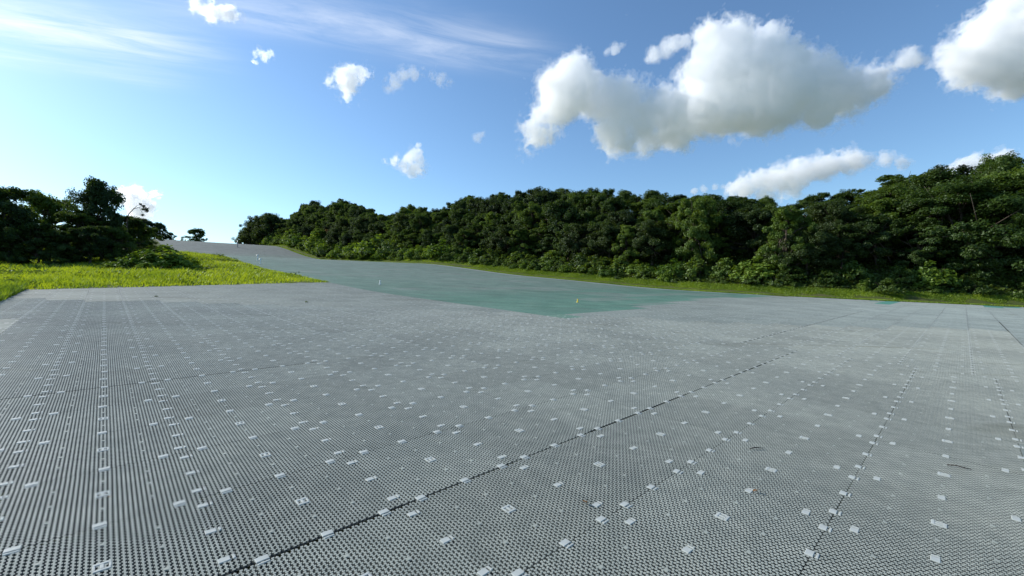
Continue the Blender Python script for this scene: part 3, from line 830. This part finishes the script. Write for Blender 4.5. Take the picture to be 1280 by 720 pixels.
cloud([(165,250,11),(178,246,9),(175,262,13),(188,256,7),(191,245,4)], 1600, 'white cloud peeping out behind the tallest tree of the left clump', 114, .9, .045)
cloud([(868,239,3.5),(880,237,4),(893,234,3),(903,233,2.5)], 1900, 'faint cloud wisp left of the long low cloud', 115, .8, .014)

# ------------------------------------------------------------------ camera, sky, sun
cam = bpy.data.cameras.new('camera'); cam.sensor_width = 36; cam.lens = F / 1280 * 36
cam.clip_start = .05; cam.clip_end = 12000
co = bpy.data.objects.new('camera', cam); COL.objects.link(co)
co.location = (0, 0, CAMZ); co.rotation_euler = (math.pi / 2, 0, 0); scene.camera = co
AZ, EL = math.radians(70), math.radians(30)
S = Vector((-math.sin(AZ) * math.cos(EL), math.cos(AZ) * math.cos(EL), math.sin(EL)))
sun = bpy.data.lights.new('sun', 'SUN'); sun.energy = 5.0; sun.angle = math.radians(.5); sun.color = (1, .955, .89)
so = bpy.data.objects.new('sun', sun); COL.objects.link(so); so.rotation_euler = S.to_track_quat('Z', 'Y').to_euler(); so.location = (-30, 20, 40)
w = bpy.data.worlds.new('World'); scene.world = w; w.use_nodes = True
nt = w.node_tree; nt.nodes.clear()
out = N(nt, 'ShaderNodeOutputWorld'); bg = N(nt, 'ShaderNodeBackground'); bg.inputs[1].default_value = .14
sky = N(nt, 'ShaderNodeTexSky', sky_type='NISHITA'); sky.sun_disc = False
sky.sun_elevation = EL; sky.sun_rotation = -AZ; sky.air_density = 1.0; sky.dust_density = .35; sky.ozone_density = 2.5
# high thin cirrus: streaks laid out on a layer overhead
tc = N(nt, 'ShaderNodeTexCoord'); sp = N(nt, 'ShaderNodeSeparateXYZ'); L(nt, tc.outputs['Generated'], sp.inputs[0])
mz = N(nt, 'ShaderNodeMath', operation='MAXIMUM'); L(nt, sp.outputs[2], mz.inputs[0]); mz.inputs[1].default_value = .03
dx = N(nt, 'ShaderNodeMath', operation='DIVIDE'); L(nt, sp.outputs[0], dx.inputs[0]); L(nt, mz.outputs[0], dx.inputs[1])
dy = N(nt, 'ShaderNodeMath', operation='DIVIDE'); L(nt, sp.outputs[1], dy.inputs[0]); L(nt, mz.outputs[0], dy.inputs[1])
cb = N(nt, 'ShaderNodeCombineXYZ'); L(nt, dx.outputs[0], cb.inputs[0]); L(nt, dy.outputs[0], cb.inputs[1])
rot = N(nt, 'ShaderNodeMapping'); rot.inputs['Rotation'].default_value = (0, 0, math.radians(-18)); L(nt, cb.outputs[0], rot.inputs[0])
mp = N(nt, 'ShaderNodeMapping'); mp.inputs['Scale'].default_value = (.9, 4.2, 1); L(nt, rot.outputs[0], mp.inputs[0])
n1 = noise(nt, mp.outputs[0], 1.7, 9, .66); n1.inputs['Distortion'].default_value = .7
r1 = ramp(nt, n1.outputs['Fac'], [(.36, (0, 0, 0)), (.74, (1, 1, 1))])
n2 = noise(nt, rot.outputs[0], 1.5, 3, .5)
qs = N(nt, 'ShaderNodeSeparateXYZ'); L(nt, rot.outputs[0], qs.inputs[0])
def M2(op, a, b, c=None):
    n = N(nt, 'ShaderNodeMath', operation=op)
    for k, v in enumerate((a, b, c)):
        if v is None: continue
        if hasattr(v, 'links'): L(nt, v, n.inputs[k])
        else: n.inputs[k].default_value = v
    return n.outputs[0]
def band(qy0, sig, x0, x1, x2, x3, amt):
    wob = M2('MULTIPLY_ADD', n2.outputs['Fac'], .30, qy0 - .15)
    d = M2('DIVIDE', M2('SUBTRACT', qs.outputs[1], wob), sig)
    g = M2('POWER', 2.718, M2('MULTIPLY', M2('MULTIPLY', d, d), -1.0))
    a = N(nt, 'ShaderNodeMapRange', interpolation_type='SMOOTHSTEP'); L(nt, qs.outputs[0], a.inputs[0]); a.inputs[1].default_value = x0; a.inputs[2].default_value = x1
    b = N(nt, 'ShaderNodeMapRange', interpolation_type='SMOOTHSTEP'); L(nt, qs.outputs[0], b.inputs[0]); b.inputs[1].default_value = x3; b.inputs[2].default_value = x2
    return M2('MULTIPLY', M2('MULTIPLY', M2('MULTIPLY', g, a.outputs[0]), b.outputs[0]), amt)
bands = M2('ADD', M2('ADD', band(2.10, .17, -3.2, -1.6, -1.0, -.45, .85), band(1.75, .15, -1.0, -.4, .35, .95, .42)), band(2.45, .10, -3.2, -1.8, -1.2, -.7, .35))
rr1 = M2('MULTIPLY_ADD', r1.outputs[0], .8, .12)
mm3 = N(nt, 'ShaderNodeMath', operation='MULTIPLY'); L(nt, bands, mm3.inputs[0]); L(nt, rr1, mm3.inputs[1])
skyc = mixc(nt, 1.0, sky.outputs[0], (.83, .98, 1.06), 'MULTIPLY')
L(nt, mixc(nt, mm3.outputs[0], skyc, (7.5, 7.7, 8.0)), bg.inputs[0]); L(nt, bg.outputs[0], out.inputs[0])

vsn = scene.view_settings; vsn.view_transform = 'Standard'; vsn.look = 'None'; vsn.gamma = 1; vsn.exposure = .27; vsn.use_curve_mapping = False
cy = scene.cycles
cy.max_bounces = 48; cy.volume_bounces = 44; cy.diffuse_bounces = 3; cy.glossy_bounces = 2; cy.transmission_bounces = 4; cy.transparent_max_bounces = 16
cy.use_denoising = True; cy.denoiser = 'OPENIMAGEDENOISE'; cy.denoising_input_passes = 'RGB_ALBEDO_NORMAL'; cy.denoising_prefilter = 'ACCURATE'
cy.sample_clamp_indirect = 8
print('trees', nt_, 'near mats', len(near_cells), 'objects', len(bpy.data.objects))
